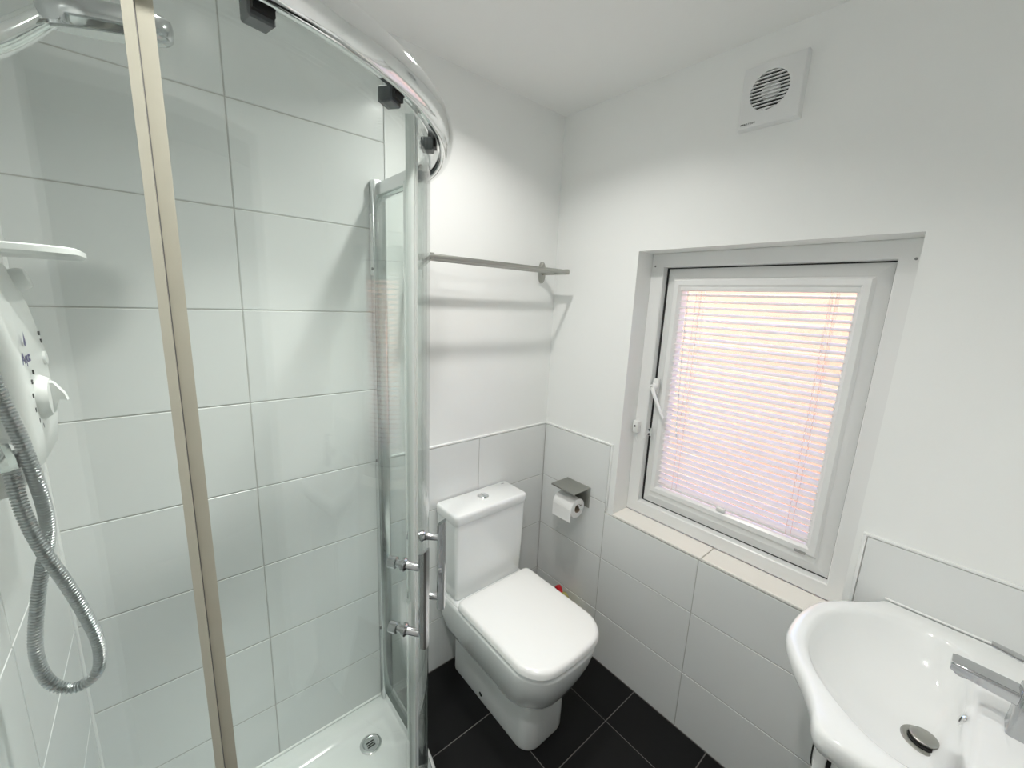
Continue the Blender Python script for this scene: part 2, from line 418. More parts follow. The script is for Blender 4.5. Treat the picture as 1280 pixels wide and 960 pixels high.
# sill tiles
for (y0, y1) in ((YL, -0.771), (-0.771, YR)):
    put_tile('sill_tile', tile_mesh('sill_tile', FX-0.001, y0-y1-0.003, 0.008, 'sill'), wall_right, Matrix.Translation((FX/2-0.0005, (y0+y1)/2, ZS+0.004)))

# ------------------------------------------------------------------ venetian blind
BX = FX+0.022; BY0, BY1 = SY0-0.002, SY1+0.002
blind = thing('venetian_blind', (BX, (BY0+BY1)/2, SZ0), 'white venetian blind with thin horizontal slats filling the window sash', 'blind')
bm = B(); box(bm, BX-0.013, BX+0.013, BY0, BY1, SZ1-0.016, SZ1-0.0005, 0.002); obj('head_rail', bm, 'upvc', blind, 40)
bm = B(); box(bm, BX-0.011, BX+0.011, BY0-0.001, BY1+0.001, SZ0+0.008, SZ0+0.016, 0.002); obj('bottom_rail', bm, 'upvc', blind, 40)
bm = B(); n = 6; W = 0.025; tilt = rad(19)
prof = []
for k in range(n+1):
    s = (k/n-0.5)*W; c = 0.0022*(1-(2*k/n-1)**2)
    prof.append((s*cos(tilt)-c*sin(tilt), s*sin(tilt)+c*cos(tilt)))
ra = [(p[0], (BY0-BY1)/2, p[1]) for p in prof]; rb_ = [(p[0], -(BY0-BY1)/2, p[1]) for p in prof]
t = 0.0006
ra = ra + [(p[0], p[1], p[2]-t) for p in reversed(ra)]; rb_ = rb_ + [(p[0], p[1], p[2]-t) for p in reversed(rb_)]
loft(bm, [ra, rb_])
bmesh.ops.recalc_face_normals(bm, faces=bm.faces); slat_me = bpy.data.meshes.new('slat'); bm.to_mesh(slat_me); bm.free(); slat_me.materials.append(M['slat'])
NS = 34; z0, z1 = SZ0+0.026, SZ1-0.030
for i in range(NS):
    o = bpy.data.objects.new('slat', slat_me); COL.objects.link(o); o.parent = blind
    o.location = Vector((BX, (BY0+BY1)/2, z0+(z1-z0)*i/(NS-1))) - blind.location
for y in (-0.584, -0.601, -0.968, -0.982):
    for x in (BX-0.0128, BX+0.0128):
        bm = B(); cyl(bm, (x, y, SZ0+0.012), (x, y, SZ1-0.01), 0.0006, n=6); obj('ladder_cord', bm, 'cord', blind)
bm = B(); tube(bm, [(BX-0.0145, -0.553, SZ1-0.012), (BX-0.018, -0.562, 1.35), (BX-0.018, -0.575, 1.09), (BX-0.018, -0.58, 1.06)], 0.0013, 8); obj('pull_cord', bm, 'clearseal', blind)
bm = B(); box(bm, BX-0.019, BX-0.008, -0.755, -0.785, SZ0+0.001, SZ0+0.013, 0.002); obj('clip', bm, 'plastic', blind, 40)

# ------------------------------------------------------------------ shower tray
def tray_loop(d, n=28, r=0.56):
    pts = [(XL+0.001+d, -0.001-d)]
    a_end = 90
    cx, cy = -1.33, -0.225
    pts += [(XL+0.001+d, -0.785+d)]
    for k in range(n+1):
        a = rad(90*k/n); pts.append((cx+(r-d)*sin(a), cy-(r-d)*cos(a)))
    pts += [(cx+r-d, -0.001-d)]
    return pts
tray = thing('shower_tray', (-1.15, -0.4, 0), 'low white quadrant shower tray in the tiled corner under the glass enclosure', 'shower tray')
bm = B()
loops = [(0, 0.0), (0, 0.034), (0.006, TRAYZ), (0.045, TRAYZ), (0.055, 0.036), (0.068, 0.02), (0.085, 0.016)]
loft(bm, [zr(tray_loop(d), z) for d, z in loops])
obj('basin', bm, 'tray', tray, 50)
DX, DY = -0.915, -0.137
bm = B(); lathe(bm, [(0.0, 0.0), (0.036, 0.0), (0.036, 0.003), (0.031, 0.006), (0.024, 0.005), (0.022, 0.002), (0.0, 0.002)], (DX, DY, 0.016)); dr = obj('drain_cover', bm, 'chrome', tray, 50)
for k in range(3):
    bm = B(); box(bm, DX-0.013, DX+0.013, DY-0.010+k*0.008, DY-0.006+k*0.008, 0.018, 0.0186); obj('drain_slot', bm, 'dark', dr)

# ------------------------------------------------------------------ shower enclosure
ACX, ACY = -1.33, -0.225
def arc(r, a, z): return (ACX+r*sin(rad(a)), ACY-r*cos(rad(a)), z)
enc = thing('shower_enclosure', (-1.0, -0.55, TRAYZ), 'curved quadrant glass shower enclosure with chrome frame and yellowed seals', 'shower enclosure')
def rail_path(r, z, n=46, ends=True):
    p = [(XL+0.028, ACY-r, z)] if ends else []
    p += [arc(r, 90*k/n, z) for k in range(n+1)]
    if ends: p += [(ACX+r, -0.028, z)]
    return p
def sweep_profile(bm, path, prof):
    """prof: (outward, up) offsets; the path lies in a horizontal plane"""
    n = len(path); rings = []
    for i, p in enumerate(path):
        a = Vector(path[max(i-1, 0)]); b = Vector(path[min(i+1, n-1)]); t = (b-a).normalized(); o = Vector((t.y, -t.x, 0))
        rings.append([Vector(p)+o*q[0]+Vector((0, 0, q[1])) for q in prof])
    return loft(bm, rings)
# top rail: a D-section chrome bow, with the flat groove side towards the glass
prof = [(0.014*cos(rad(a))+0.002, 0.027*sin(rad(a))) for a in range(-90, 91, 12)] + [(-0.008, 0.024), (-0.010, 0.02), (-0.010, -0.02), (-0.008, -0.024)]
bm = B(); sweep_profile(bm, rail_path(0.541, 1.847), prof); obj('top_rail', bm, 'chrome', enc, 50)
bm = B(); sweep_profile(bm, rail_path(0.531, 1.847), [(-0.011, -0.016), (-0.003, -0.016), (-0.003, 0.016), (-0.011, 0.016)]); obj('roller_track', bm, 'alu', enc, 40)
prof = [(-0.016, 0.0), (0.016, 0.0), (0.016, 0.016), (0.012, 0.024), (-0.006, 0.026), (-0.010, 0.030), (-0.014, 0.030), (-0.016, 0.02)]
bm = B(); sweep_profile(bm, rail_path(0.53, TRAYZ), prof); obj('bottom_rail', bm, 'chrome', enc, 45)
# wall profiles
bm = B(); box(bm, -0.822, -0.784, -0.001, -0.030, TRAYZ, 1.874, 0.003); wp = obj('wall_profile', bm, 'alu', enc, 40)
bm = B(); box(bm, -0.8235, -0.8215, -0.006, -0.024, 1.60, 1.78, 0.0008); obj('cover_strip', bm, 'trim', wp)
for z in (1.62, 1.0, 0.35):
    bm = B(); cyl(bm, (-0.8245, -0.020, z), (-0.820, -0.020, z), 0.005, n=14); obj('screw', bm, 'greyink', wp)
bm = B(); box(bm, XL+0.001, XL+0.030, -0.739, -0.773, TRAYZ, 1.874, 0.003); obj('wall_profile', bm, 'alu', enc, 40)
# fixed glass panels
ZG0, ZG1 = TRAYZ+0.022, 1.845
bm = B(); box(bm, XL+0.018, -1.330, -0.752, -0.758, ZG0, ZG1); fp = obj('fixed_panel', bm, 'glass', enc)
bm = B(); loft(bm, [[(-1.331+dx, -0.757+dy, z) for dx, dy in [(-0.005,-0.004),(0.003,-0.005),(0.0035,0.0),(0.002,0.007),(-0.005,0.007)]] for z in (ZG0, 1.83)])
obj('edge_seal', bm, 'seal', fp, 40)
bm = B(); box(bm, -1.3295, -1.3262, -0.7485, -0.7475, ZG0, 1.83); obj('seal_gap_shade', bm, 'greyink', fp)  # dark strip set behind the gap between the seals, in place of its shade
bm = B(); box(bm, -0.806, -0.800, -0.018, -0.212, ZG0, ZG1); fp2 = obj('fixed_panel', bm, 'glass', enc)
bm = B(); loft(bm, [[(-0.803+dx, -0.215+dy, z) for dx, dy in [(-0.006,-0.010),(0.006,-0.010),(0.006,0.006),(-0.006,0.006)]] for z in (ZG0, 1.83)])
obj('edge_seal', bm, 'clearseal', fp2, 40)
# curved sliding doors
def curved_panel(bm, r0, r1, a0, a1, z0, z1, n=22):
    rings = []
    for k in range(n+1):
        a = a0+(a1-a0)*k/n
        rings.append([arc(r0, a, z0), arc(r1, a, z0), arc(r1, a, z1), arc(r0, a, z1)])
    return loft(bm, rings)
MEET = 41.6
def door(a0, a1, meet_a, other_a, seal_side, ha, label):
    bm = B(); curved_panel(bm, 0.507, 0.513, a0, a1, TRAYZ+0.025, 1.838); d = obj('sliding_door', bm, 'glass', enc, 30)
    s = 1 if meet_a == a1 else -1
    # magnetic seal on the meeting edge
    bm = B(); curved_panel(bm, 0.503, 0.517, meet_a-(1.0 if s > 0 else -0.1), meet_a+(-0.1 if s > 0 else 1.0), TRAYZ+0.03, 1.83, 2); obj('magnetic_seal', bm, 'clearseal', d, 40)
    # seal on the trailing edge
    tr = 'seal' if seal_side else 'clearseal'
    bm = B(); q = 1.25
    if s > 0: curved_panel(bm, 0.504, 0.524, other_a-0.1, other_a+q, TRAYZ+0.03, 1.83, 2)
    else: curved_panel(bm, 0.504, 0.520, other_a-q, other_a+0.2, TRAYZ+0.03, 1.83, 2)
    obj('edge_seal', bm, tr, d, 40)
    # rollers, two above and two below
    for a in (a0+0.27*(a1-a0), a1-0.20*(a1-a0)):
        bm = B()
        curved_panel(bm, 0.499, 0.522, a-1.5, a+1.5, 1.814, 1.836, 4)
        bmesh.ops.bevel(bm, geom=list(bm.edges), offset=0.002, segments=1, affect='EDGES')
        rl = obj('roller', bm, 'roller', d, 30)
        c = Vector(arc(0.499, a, 1.825)); ci = Vector(arc(0.495, a, 1.825)); bm = B(); cyl(bm, c, ci, 0.008, 0.006); obj('roller_cap', bm, 'chrome', rl, 40)
        bm = B(); c = Vector(arc(0.517, a, 1.83)); curved_panel(bm, 0.512, 0.527, a-1.2, a+1.2, 1.82, 1.85, 3); obj('roller_wheel', bm, 'ink', rl)
        bm = B(); curved_panel(bm, 0.500, 0.526, a-1.8, a+1.8, TRAYZ+0.030, TRAYZ+0.062, 4); obj('roller', bm, 'roller', d, 30)
    # handle: two posts through the glass and a bevelled vertical bar
    h = None
    zt, zb = 1.050, 0.908
    rdir = Vector((sin(rad(ha)), -cos(rad(ha)), 0)); tdir = Vector((cos(rad(ha)), sin(rad(ha)), 0))
    bm = B(); pc = Vector(arc(0.556, ha, 0))
    ring = [(-0.009, -0.004), (-0.006, -0.008), (0.006, -0.008), (0.009, -0.004), (0.009, 0.004), (0.006, 0.008), (-0.006, 0.008), (-0.009, 0.004)]
    rings = []
    for z, sc, zs in ((0.882, 1, 0.0), (1.085, 1, 1.0)):
        rings.append([pc + tdir*p[0]*sc + rdir*p[1]*sc + Vector((0, 0, z + zs*(p[1]*0.7))) for p in ring])
    loft(bm, rings); h = obj('handle', bm, 'satin', d, 35)
    for z in (zt, zb):
        bm = B()
        lathe(bm, [(0.0, -0.024), (0.010, -0.024), (0.011, -0.021), (0.011, -0.008), (0.0075, -0.0065), (0.0075, 0.0045), (0.0125, 0.0048), (0.0125, 0.0105), (0.0095, 0.0125), (0.0075, 0.016), (0.0075, 0.042), (0.0, 0.042)],
              Vector(arc(0.508, ha, z)), rdir, 20)
        obj('handle_post', bm, 'satin', h, 40)
    if label: d['label'] = label
    return d
door(0.5, MEET-0.1, MEET-0.1, 0.5, True, 35.6, 'curved glass door nearer the camera, with yellowed trailing seal')
door(MEET+0.1, 88.5, MEET+0.1, 88.5, False, 46.4, 'curved glass door nearer the toilet')

# ------------------------------------------------------------------ electric shower on the left wall
es = thing('electric_shower', (XL, -0.4, 1.255), 'white electric shower unit with control knob fixed to the tiled left wall', 'shower')
prof = [(1.256, 0.030, 0.085), (1.262, 0.055, 0.093), (1.285, 0.074, 0.099), (1.33, 0.080, 0.10), (1.44, 0.078, 0.10), (1.50, 0.070, 0.099), (1.545, 0.060, 0.097), (1.562, 0.054, 0.093), (1.568, 0.046, 0.088)]
rings = []
for z, d, hw in prof:
    rr = [(XL+0.0005+p[0], p[1], z) for p in rrect(0, d, -0.4-hw, -0.4+hw, [min(0.022, d*0.45), min(0.022, d*0.45), 0.002, 0.002], 5)]
    rings.append(rr)
bm = B(); loft(bm, rings); body = obj('case', bm, 'plastic', es, 50)
KX = XL+0.080
bm = B(); lathe(bm, [(0.0, -0.002), (0.032, -0.002), (0.032, 0.002), (0.029, 0.007), (0.026, 0.011), (0.0, 0.012)], (KX, -0.415, 1.378), (1, 0, 0), 32); kn = obj('control_knob', bm, 'plastic', es, 40)
bm = B()
pr = [(0.012, 0.026), (0.022, 0.024), (0.034, 0.004), (0.037, -0.008), (0.030, -0.004), (0.024, -0.010), (0.020, -0.026), (0.012, -0.028)]
loft(bm, [[(KX+p[0]*0.8-0.003, y, 1.378+p[1]*0.85) for p in pr] for y in (-0.422, -0.408)]); obj('knob_fin', bm, 'plastic', kn, 30)
bm = B(); lathe(bm, [(0.0, -0.004), (0.016, -0.004), (0.016, 0.010), (0.013, 0.016), (0.0, 0.017)], (XL+0.060, -0.325, 1.540), (0.96, 0, 0.28), 24); obj('start_button', bm, 'plastic', es, 40)
bm = B(); lathe(bm, [(0.0, -0.003), (0.011, -0.003), (0.010, 0.004), (0.0, 0.005)], (XL+0.078, -0.34, 1.425), (1, 0, 0.05), 20); obj('stop_button', bm, 'plastic', es, 40)
for (y, z) in ((-0.335, 1.462), (-0.33, 1.45)):
    bm = B(); box(bm, XL+0.0765, XL+0.0785, y-0.002, y+0.002, z-0.003, z+0.003); obj('indicator_mark', bm, 'ink', body)
for k in range(6):
    a = rad(110+k*28)
    y, z = -0.415+0.041*cos(a), 1.378+0.041*sin(a)
    bm = B(); box(bm, XL+0.0775, XL+0.0805, y-0.0016, y+0.0016, z-0.003, z+0.003); obj('indicator_mark', bm, 'ink', body)
mw = Matrix.Translation((XL+0.0788, -0.470, 1.432)) @ Matrix(((0,0,1,0),(1,0,0,0),(0,1,0,0),(0,0,0,1)))
text_obj('lettering', 'Aqua', 0.022, 'violet', body, mw)
bm = B(); lathe(bm, [(0.0, 0.018), (0.002, 0.012), (0.005, 0.004), (0.0045, 0.0), (0.0, -0.003)], (XL+0.0788, -0.440, 1.456), (0, 0, 1), 12)
for v in bm.verts: v.co.x = XL+0.0788+(v.co.x-XL-0.0788)*0.1
obj('logo_drop', bm, 'violet', body, 60)
# outlet below the case
bm = B(); tube(bm, [(XL+0.050, -0.488, 1.335), (XL+0.054, -0.512, 1.332), (XL+0.056, -0.514, 1.322), (XL+0.0565, -0.5125, 1.309)], 0.0125, 10); obj('outlet_elbow', bm, 'chrome', es, 30)
# soap shelf over the unit
bm = B(); sh = rrect(XL+0.001, -1.412, -0.475, -0.295, [0.05, 0.05, 0.004, 0.004], 8)
loft(bm, [zr(inset(sh, 0.004), 1.574), zr(sh, 1.578), zr(sh, 1.585), zr(inset(sh, 0.003), 1.587), zr(inset(sh, 0.010), 1.583)])
tag(obj('soap_shelf', bm, 'plastic', None, 40), 'thin white plastic soap shelf just above the electric shower', 'shelf')
# riser rail, handset, hose
RX, RY = XL+0.042, -0.615
rr_ = thing('riser_rail', (XL, RY, 1.4), 'chrome riser rail on the left wall holding the shower handset', 'rail')
bm = B(); cyl(bm, (RX, RY, 1.40), (RX, RY, 1.86), 0.0095); obj('bar', bm, 'chrome', rr_, 40)
for z in (1.41, 1.85):
    bm = B(); box(bm, XL+0.0005, RX+0.014, RY-0.014, RY+0.014, z-0.016, z+0.016, 0.004); obj('bracket', bm, 'chrome', rr_, 40)
bm = B(); box(bm, RX-0.02, RX+0.024, RY-0.018, RY+0.022, 1.715, 1.75, 0.005); obj('holder', bm, 'chrome', rr_, 40)
hs = thing('shower_handset', (-1.40, -0.52, 1.80), 'chrome hand shower with flat head at the top left of the shower', 'shower head')
hp = bez([(RX+0.012, RY+0.032, 1.722), (-1.472, -0.548, 1.762), (-1.438, -0.520, 1.800), (-1.400, -0.502, 1.846)], 8)
bm = B(); tube(bm, hp, 0.013, 14, lambda i: 0.0115+0.003*sin(PI*i/len(hp))); obj('handle', bm, 'chrome', hs, 60)
ax = Vector((-0.10, 0.0, 1.0)).normalized()
bm = B()
hc = Vector((-1.348, -0.497, 1.862)); hl, hwid = 0.064, 0.045
rings = []
for dz, s in ((-0.016, 0.93), (-0.013, 0.98), (0.0, 1.0), (0.010, 0.97), (0.015, 0.86), (0.017, 0.6)):
    ring = []
    for k in range(40):
        a = 2*PI*k/40; cxx = abs(cos(a))**0.7*(1 if cos(a) >= 0 else -1); syy = abs(sin(a))**0.85*(1 if sin(a) >= 0 else -1)
        ring.append((hc.x+hl*s*cxx, hc.y+hwid*s*syy, hc.z+dz+0.19*hl*s*cxx+0.26*hwid*s*syy))
    rings.append(ring)
loft(bm, rings); hh = obj('head', bm, 'satin', hs, 45)
bm = B(); loft(bm, [[(hc.x+hl*0.86*cos(2*PI*k/32), hc.y+hwid*0.86*sin(2*PI*k/32), hc.z-dz+0.19*hl*0.86*cos(2*PI*k/32)+0.26*hwid*0.86*sin(2*PI*k/32)) for k in range(32)] for dz in (0.0155, 0.0175)]); obj('spray_plate', bm, 'clearseal', hh)

hpix = [(-1.503, -0.584, 1.712), (-1.508, -0.58, 1.65), (-1.508, -0.565, 1.58), (-1.499, -0.545, 1.499), (-1.494, -0.53, 1.443), (-1.489, -0.522, 1.393), (-1.483, -0.517, 1.35), (-1.478, -0.512, 1.297), (-1.477, -0.497, 1.236), (-1.482, -0.485, 1.19), (-1.493, -0.478, 1.147), (-1.503, -0.478, 1.101), (-1.512, -0.482, 1.043), (-1.513, -0.484, 1.005), (-1.506, -0.487, 0.972), (-1.49, -0.49, 0.953), (-1.472, -0.494, 0.953), (-1.455, -0.498, 0.972), (-1.45, -0.503, 1.018), (-1.458, -0.507, 1.077), (-1.47, -0.512, 1.138), (-1.482, -0.516, 1.188), (-1.49, -0.518, 1.235), (-1.494, -0.516, 1.274), (-1.496, -0.512, 1.309)]
P_ = bez(hpix, 60)
# resample evenly at the pitch of the spiral
L = [0.0]
for a, b in zip(P_[:-1], P_[1:]): L.append(L[-1]+(b-a).length)
step = 0.0011; n = int(L[-1]/step); Q = []; j = 0
for i in range(n+1):
    s = i*step
    while j < len(L)-2 and L[j+1] < s: j += 1
    t_ = (s-L[j])/max(1e-9, L[j+1]-L[j]); Q.append(P_[j].lerp(P_[j+1], t_))
bm = B(); tube(bm, Q, 0.0075, 12, lambda i: (0.0060, 0.0080, 0.0080, 0.0060)[i % 4])
hose = tag(obj('shower_hose', bm, 'hose', None, 30), 'ribbed chrome shower hose hanging in a loop below the electric shower', 'hose')

# ------------------------------------------------------------------ toilet
TX = -0.413
wc = thing('toilet', (TX, -0.3, 0), 'white close coupled toilet with closed lid in the corner', 'toilet')
bm = B()
base = lambda hw, yb, yf, r: rrect(TX-hw, TX+hw, yf, yb, [r, 0.02, 0.02, r], 7)
rings = [zr(base(0.100, -0.035, -0.497, 0.055), 0.0), zr(base(0.102, -0.035, -0.5, 0.055), 0.012), zr(base(0.101, -0.035, -0.502, 0.056), 0.10), zr(base(0.100, -0.03, -0.505, 0.058), 0.22)]
loft(bm, rings)
bl = lambda hw, yb, yf, r, bow=0.0: rrect(TX-hw, TX+hw, yf, yb, [r, 0.025, 0.025, r], 9, bow=bow or 0.001)
rings = [zr(bl(0.095, -0.03, -0.470, 0.085, 0.02), 0.162), zr(bl(0.112, -0.025, -0.487, 0.095, 0.022), 0.168), zr(bl(0.126, -0.02, -0.506, 0.10, 0.024), 0.190), zr(bl(0.144, -0.018, -0.532, 0.098, 0.022), 0.235),
         zr(bl(0.160, -0.016, -0.555, 0.098, 0.022), 0.29), zr(bl(0.171, -0.014, -0.572, 0.096, 0.022), 0.34), zr(bl(0.176, -0.013, -0.580, 0.095, 0.022), 0.385), zr(bl(0.176, -0.013, -0.580, 0.095, 0.022), 0.395),
         zr(bl(0.172, -0.016, -0.576, 0.092, 0.022), 0.400)]
loft(bm, rings)
# rear deck that carries the cistern
box(bm, TX-0.170, TX+0.170, -0.008, -0.165, 0.36, 0.409, 0.008)
pan = obj('pan', bm, 'ceramic', wc, 45)
bm = B(); lathe(bm, [(0.0, 0.002), (0.006, 0.002), (0.009, 0.001), (0.010, -0.003)], (TX-0.1015, -0.232, 0.030), (-1, 0, 0), 18); obj('bolt_cap', bm, 'chrome', pan, 50)
bm = B(); cyl(bm, (TX-0.1035, -0.232, 0.030), (TX-0.104, -0.232, 0.030), 0.0055, n=14); obj('bolt_hole', bm, 'ink', pan)
# cistern
bm = B()
cs = lambda hw, yf, z, r=0.014: zr(rrect(TX-hw, TX+hw, yf, -0.008, [r, 0.004, 0.004, r], 5), z)
loft(bm, [cs(0.158, -0.136, 0.409), cs(0.162, -0.139, 0.414), cs(0.167, -0.141, 0.55), cs(0.171, -0.143, 0.727)])
obj('cistern', bm, 'ceramic', wc, 40)
bm = B()
loft(bm, [cs(0.173, -0.145, 0.7285, 0.014), cs(0.175, -0.147, 0.731, 0.015), cs(0.175, -0.147, 0.758, 0.015), cs(0.173, -0.145, 0.765, 0.015), cs(0.168, -0.140, 0.768, 0.013)])
lid = obj('cistern_lid', bm, 'ceramic', wc, 45)
fx_, fy_ = TX+0.004, -0.068
bm = B(); lathe(bm, [(0.0, 0.0), (0.0235, 0.0), (0.0235, 0.003), (0.021, 0.005), (0.019, 0.003), (0.0, 0.003)], (fx_, fy_, 0.768)); fb = obj('flush_plate', bm, 'chrome', lid, 50)
for s in (-1, 1):
    bm = B()
    pts = [(fx_+0.0175*cos(rad(a)), fy_+0.0175*sin(rad(a))) for a in range(-78, 79, 12)]
    if s < 0: pts = [(2*fx_-p[0], p[1]) for p in pts][::-1]
    loft(bm, [zr(pts, 0.770), zr(pts, 0.7745), zr(inset(pts, 0.002), 0.7755)]); obj('flush_button', bm, 'chrome', fb, 45)
bm = B(); box(bm, TX+0.135, TX+0.150, -0.024, -0.020, 0.768, 0.7686); obj('maker_mark', bm, 'greyink', lid)
# seat and lid
sl = lambda hw, yb, yf, z, bow=0.020, r=0.085: zr(rrect(TX-hw, TX+hw, yf, yb, [r, 0.022, 0.022, r], 9, bow=bow), z)
bm = B(); loft(bm, [sl(0.170, -0.170, -0.574, 0.401), sl(0.173, -0.168, -0.577, 0.403), sl(0.173, -0.168, -0.577, 0.408), sl(0.170, -0.170, -0.574, 0.4095)]); obj('seat', bm, 'seat', wc, 45)
bm = B(); loft(bm, [sl(0.176, -0.166, -0.581, 0.4105), sl(0.179, -0.164, -0.585, 0.413), sl(0.178, -0.165, -0.584, 0.428), sl(0.174, -0.168, -0.580, 0.4355), sl(0.166, -0.175, -0.572, 0.4385), sl(0.13, -0.21, -0.53, 0.4395, 0.018, 0.07)]); obj('seat_lid', bm, 'seat', wc, 50)
for s in (-1, 1):
    bm = B(); cyl(bm, (TX+s*0.075-0.02, -0.158, 0.416), (TX+s*0.075+0.02, -0.158, 0.416), 0.007, n=14); obj('hinge', bm, 'chrome', wc, 40)

# bottle of cleaner standing behind the toilet
bt = thing('cleaner_bottle', (-0.052, -0.322, 0), 'yellow bottle with red cap on the floor between toilet and window wall', 'bottle')
axb = Vector((0.0, 0.62, 1.0)).normalized(); ob = Vector((-0.046, -0.328, 0.027))
bm = B(); lathe(bm, [(0.0, 0.0), (0.030, 0.0), (0.033, 0.006), (0.034, 0.12), (0.034, 0.218), (0.029, 0.238), (0.013, 0.247), (0.012, 0.252), (0.0, 0.252)], ob, axb, 24); obj('body', bm, 'yellow', bt, 50)
bm = B(); lathe(bm, [(0.0, 0.245), (0.0155, 0.245), (0.0165, 0.264), (0.0130, 0.277), (0.0, 0.280)], ob, axb, 24); obj('cap', bm, 'red', bt, 50)

# ------------------------------------------------------------------ toilet paper holder and roll
ph = thing('paper_holder', (0, -0.22, 0.68), 'brushed steel toilet paper holder with a shelf, on the tiles below the window', 'paper holder')
bm = B(); box(bm, -0.0035, -0.0003, -0.155, -0.287, 0.684, 0.776, 0.001); obj('back_plate', bm, 'steel', ph, 40)
bm = B(); box(bm, -0.105, -0.0003, -0.155, -0.287, 0.774, 0.778, 0.001); box(bm, -0.106, -0.1035, -0.155, -0.287, 0.771, 0.778, 0.0008); obj('shelf', bm, 'steel', ph, 40)
bm = B(); tube(bm, bez([(-0.002, -0.150, 0.712), (-0.035, -0.149, 0.712), (-0.055, -0.152, 0.710), (-0.060, -0.165, 0.708), (-0.060, -0.22, 0.708), (-0.060, -0.291, 0.708)], 8), 0.006, 12); obj('arm', bm, 'chrome', ph, 60)
bm = B(); cyl(bm, (-0.060, -0.288, 0.708), (-0.060, -0.293, 0.708), 0.011, n=20); obj('end_cap', bm, 'chrome', ph, 40)
tr_ = thing('toilet_roll', (-0.06, -0.215, 0.66), 'part used white toilet roll on the steel holder', 'toilet roll')
RR = 0.042
bm = B(); lathe(bm, [(0.019, 0.0), (RR-0.001, 0.0), (RR, 0.001), (RR, 0.104), (RR-0.001, 0.105), (0.019, 0.105)], (-0.060, -0.168, 0.6945), (0, -1, 0), 40, closed=True); obj('paper', bm, 'paper', tr_, 40)
bm = B(); lathe(bm, [(0.0175, -0.0005), (0.0192, -0.0005), (0.0192, 0.1055), (0.0175, 0.1055)], (-0.060, -0.168, 0.6945), (0, -1, 0), 28, closed=True); obj('core', bm, 'card', tr_, 40)
bm = B(); box(bm, -0.060-RR-0.0006, -0.060-RR+0.0006, -0.169, -0.272, 0.640, 0.697); obj('loose_sheet', bm, 'paper', tr_)

# ------------------------------------------------------------------ towel rail
tw = thing('towel_rail', (-0.39, 0, 1.665), 'brushed steel double towel rail on the white wall above the toilet', 'towel rail')
for x in (-0.083, -0.69):
    bm = B()
    loft(bm, [[(x+0.014*cos(2*PI*k/28)*s, y, 1.665+0.043*(abs(sin(2*PI*k/28))**0.7)*(1 if sin(2*PI*k/28) >= 0 else -1)*s) for k in range(28)] for y, s in ((0.006, 1), (-0.006, 1), (-0.009, 0.9))])
    obj('wall_plate', bm, 'steel', tw, 40)
    bm = B(); box(bm, x-0.006, x+0.006, -0.006, -0.150, 1.655, 1.675, 0.002); obj('bracket_arm', bm, 'steel', tw, 40)
for y in (-0.075, -0.143):
    bm = B(); cyl(bm, (-0.70, y, 1.665), (-0.077, y, 1.665), 0.0078, n=16); obj('bar', bm, 'steel', tw, 40)

# ------------------------------------------------------------------ extractor fan
fan = thing('extractor_fan', (0, -0.775, 2.045), 'square white extractor fan with round louvred grille high on the window wall', 'extractor fan')
FY0, FY1, FZ0, FZ1 = -0.699, -0.853, 2.048, 2.207
cyf, czf, rf = (FY0+FY1)/2+0.004, 2.134, 0.049
# cover plate with a round hole
bm = B(); n = 48
sq = []
for k in range(n):
    a = 2*PI*k/n; c, s = cos(a), sin(a); m_ = 1/max(abs(c), abs(s)); sq.append((c*m_, s*m_))
hy, hz, my, mz = (FY0-FY1)/2, (FZ1-FZ0)/2, (FY0+FY1)/2, (FZ0+FZ1)/2
def sqr(x, d): return [(x, my+q[0]*(hy-d), mz+q[1]*(hz-d)) for q in sq]
def crc(x, r): return [(x, cyf+r*cos(2*PI*k/n), czf+r*sin(2*PI*k/n)) for k in range(n)]
loft(bm, [sqr(TP, 0), sqr(-0.012, 0), sqr(-0.017, 0.003), sqr(-0.018, 0.008), crc(-0.018, rf), crc(-0.006, rf)], cap0=False, cap1=False)
cover = obj('cover', bm, 'fanplastic', fan, 35)
bm = B(); lathe(bm, [(0.0, 0), (rf+0.001, 0), (rf+0.001, 0.004), (0.0, 0.004)], (-0.006, cyf, czf), (1, 0, 0), 36); obj('duct', bm, 'dark', fan)
bm = B(); lathe(bm, [(0.0, 0.0), (0.020, 0.0), (0.024, 0.004), (0.024, 0.006), (0.0, 0.006)], (-0.011, cyf, czf), (1, 0, 0), 30); obj('motor_hub', bm, 'fanplastic', fan, 40)
NL = 11
for k in range(NL):
    dz = (k-(NL-1)/2)*2*rf/(NL+0.2); hw = math.sqrt(max(rf*rf-dz*dz, 1e-6)); bm = B()
    box(bm, -0.0185, -0.012, cyf-hw, cyf+hw, czf+dz-0.0016, czf+dz+0.0016, 0.0006, 1); obj('louvre', bm, 'fanplastic', fan)
bm = B(); lathe(bm, [(0.0, 0.001), (0.003, 0.0), (0.003, -0.005), (0.0, -0.005)], (-0.018, cyf+0.006, czf-rf+0.003), (-1, 0, 0), 14); obj('indicator_lamp', bm, 'trim', fan, 40)
RT = Matrix(((0,0,-1,0),(-1,0,0,0),(0,1,0,0),(0,0,0,1)))
text_obj('lettering', 'man', 0.0105, 'ink', cover, Matrix.Translation((-0.0182, -0.709, 2.058)) @ RT)
text_obj('lettering', 'rose', 0.0105, 'greyink', cover, Matrix.Translation((-0.0182, -0.7285, 2.058)) @ RT)

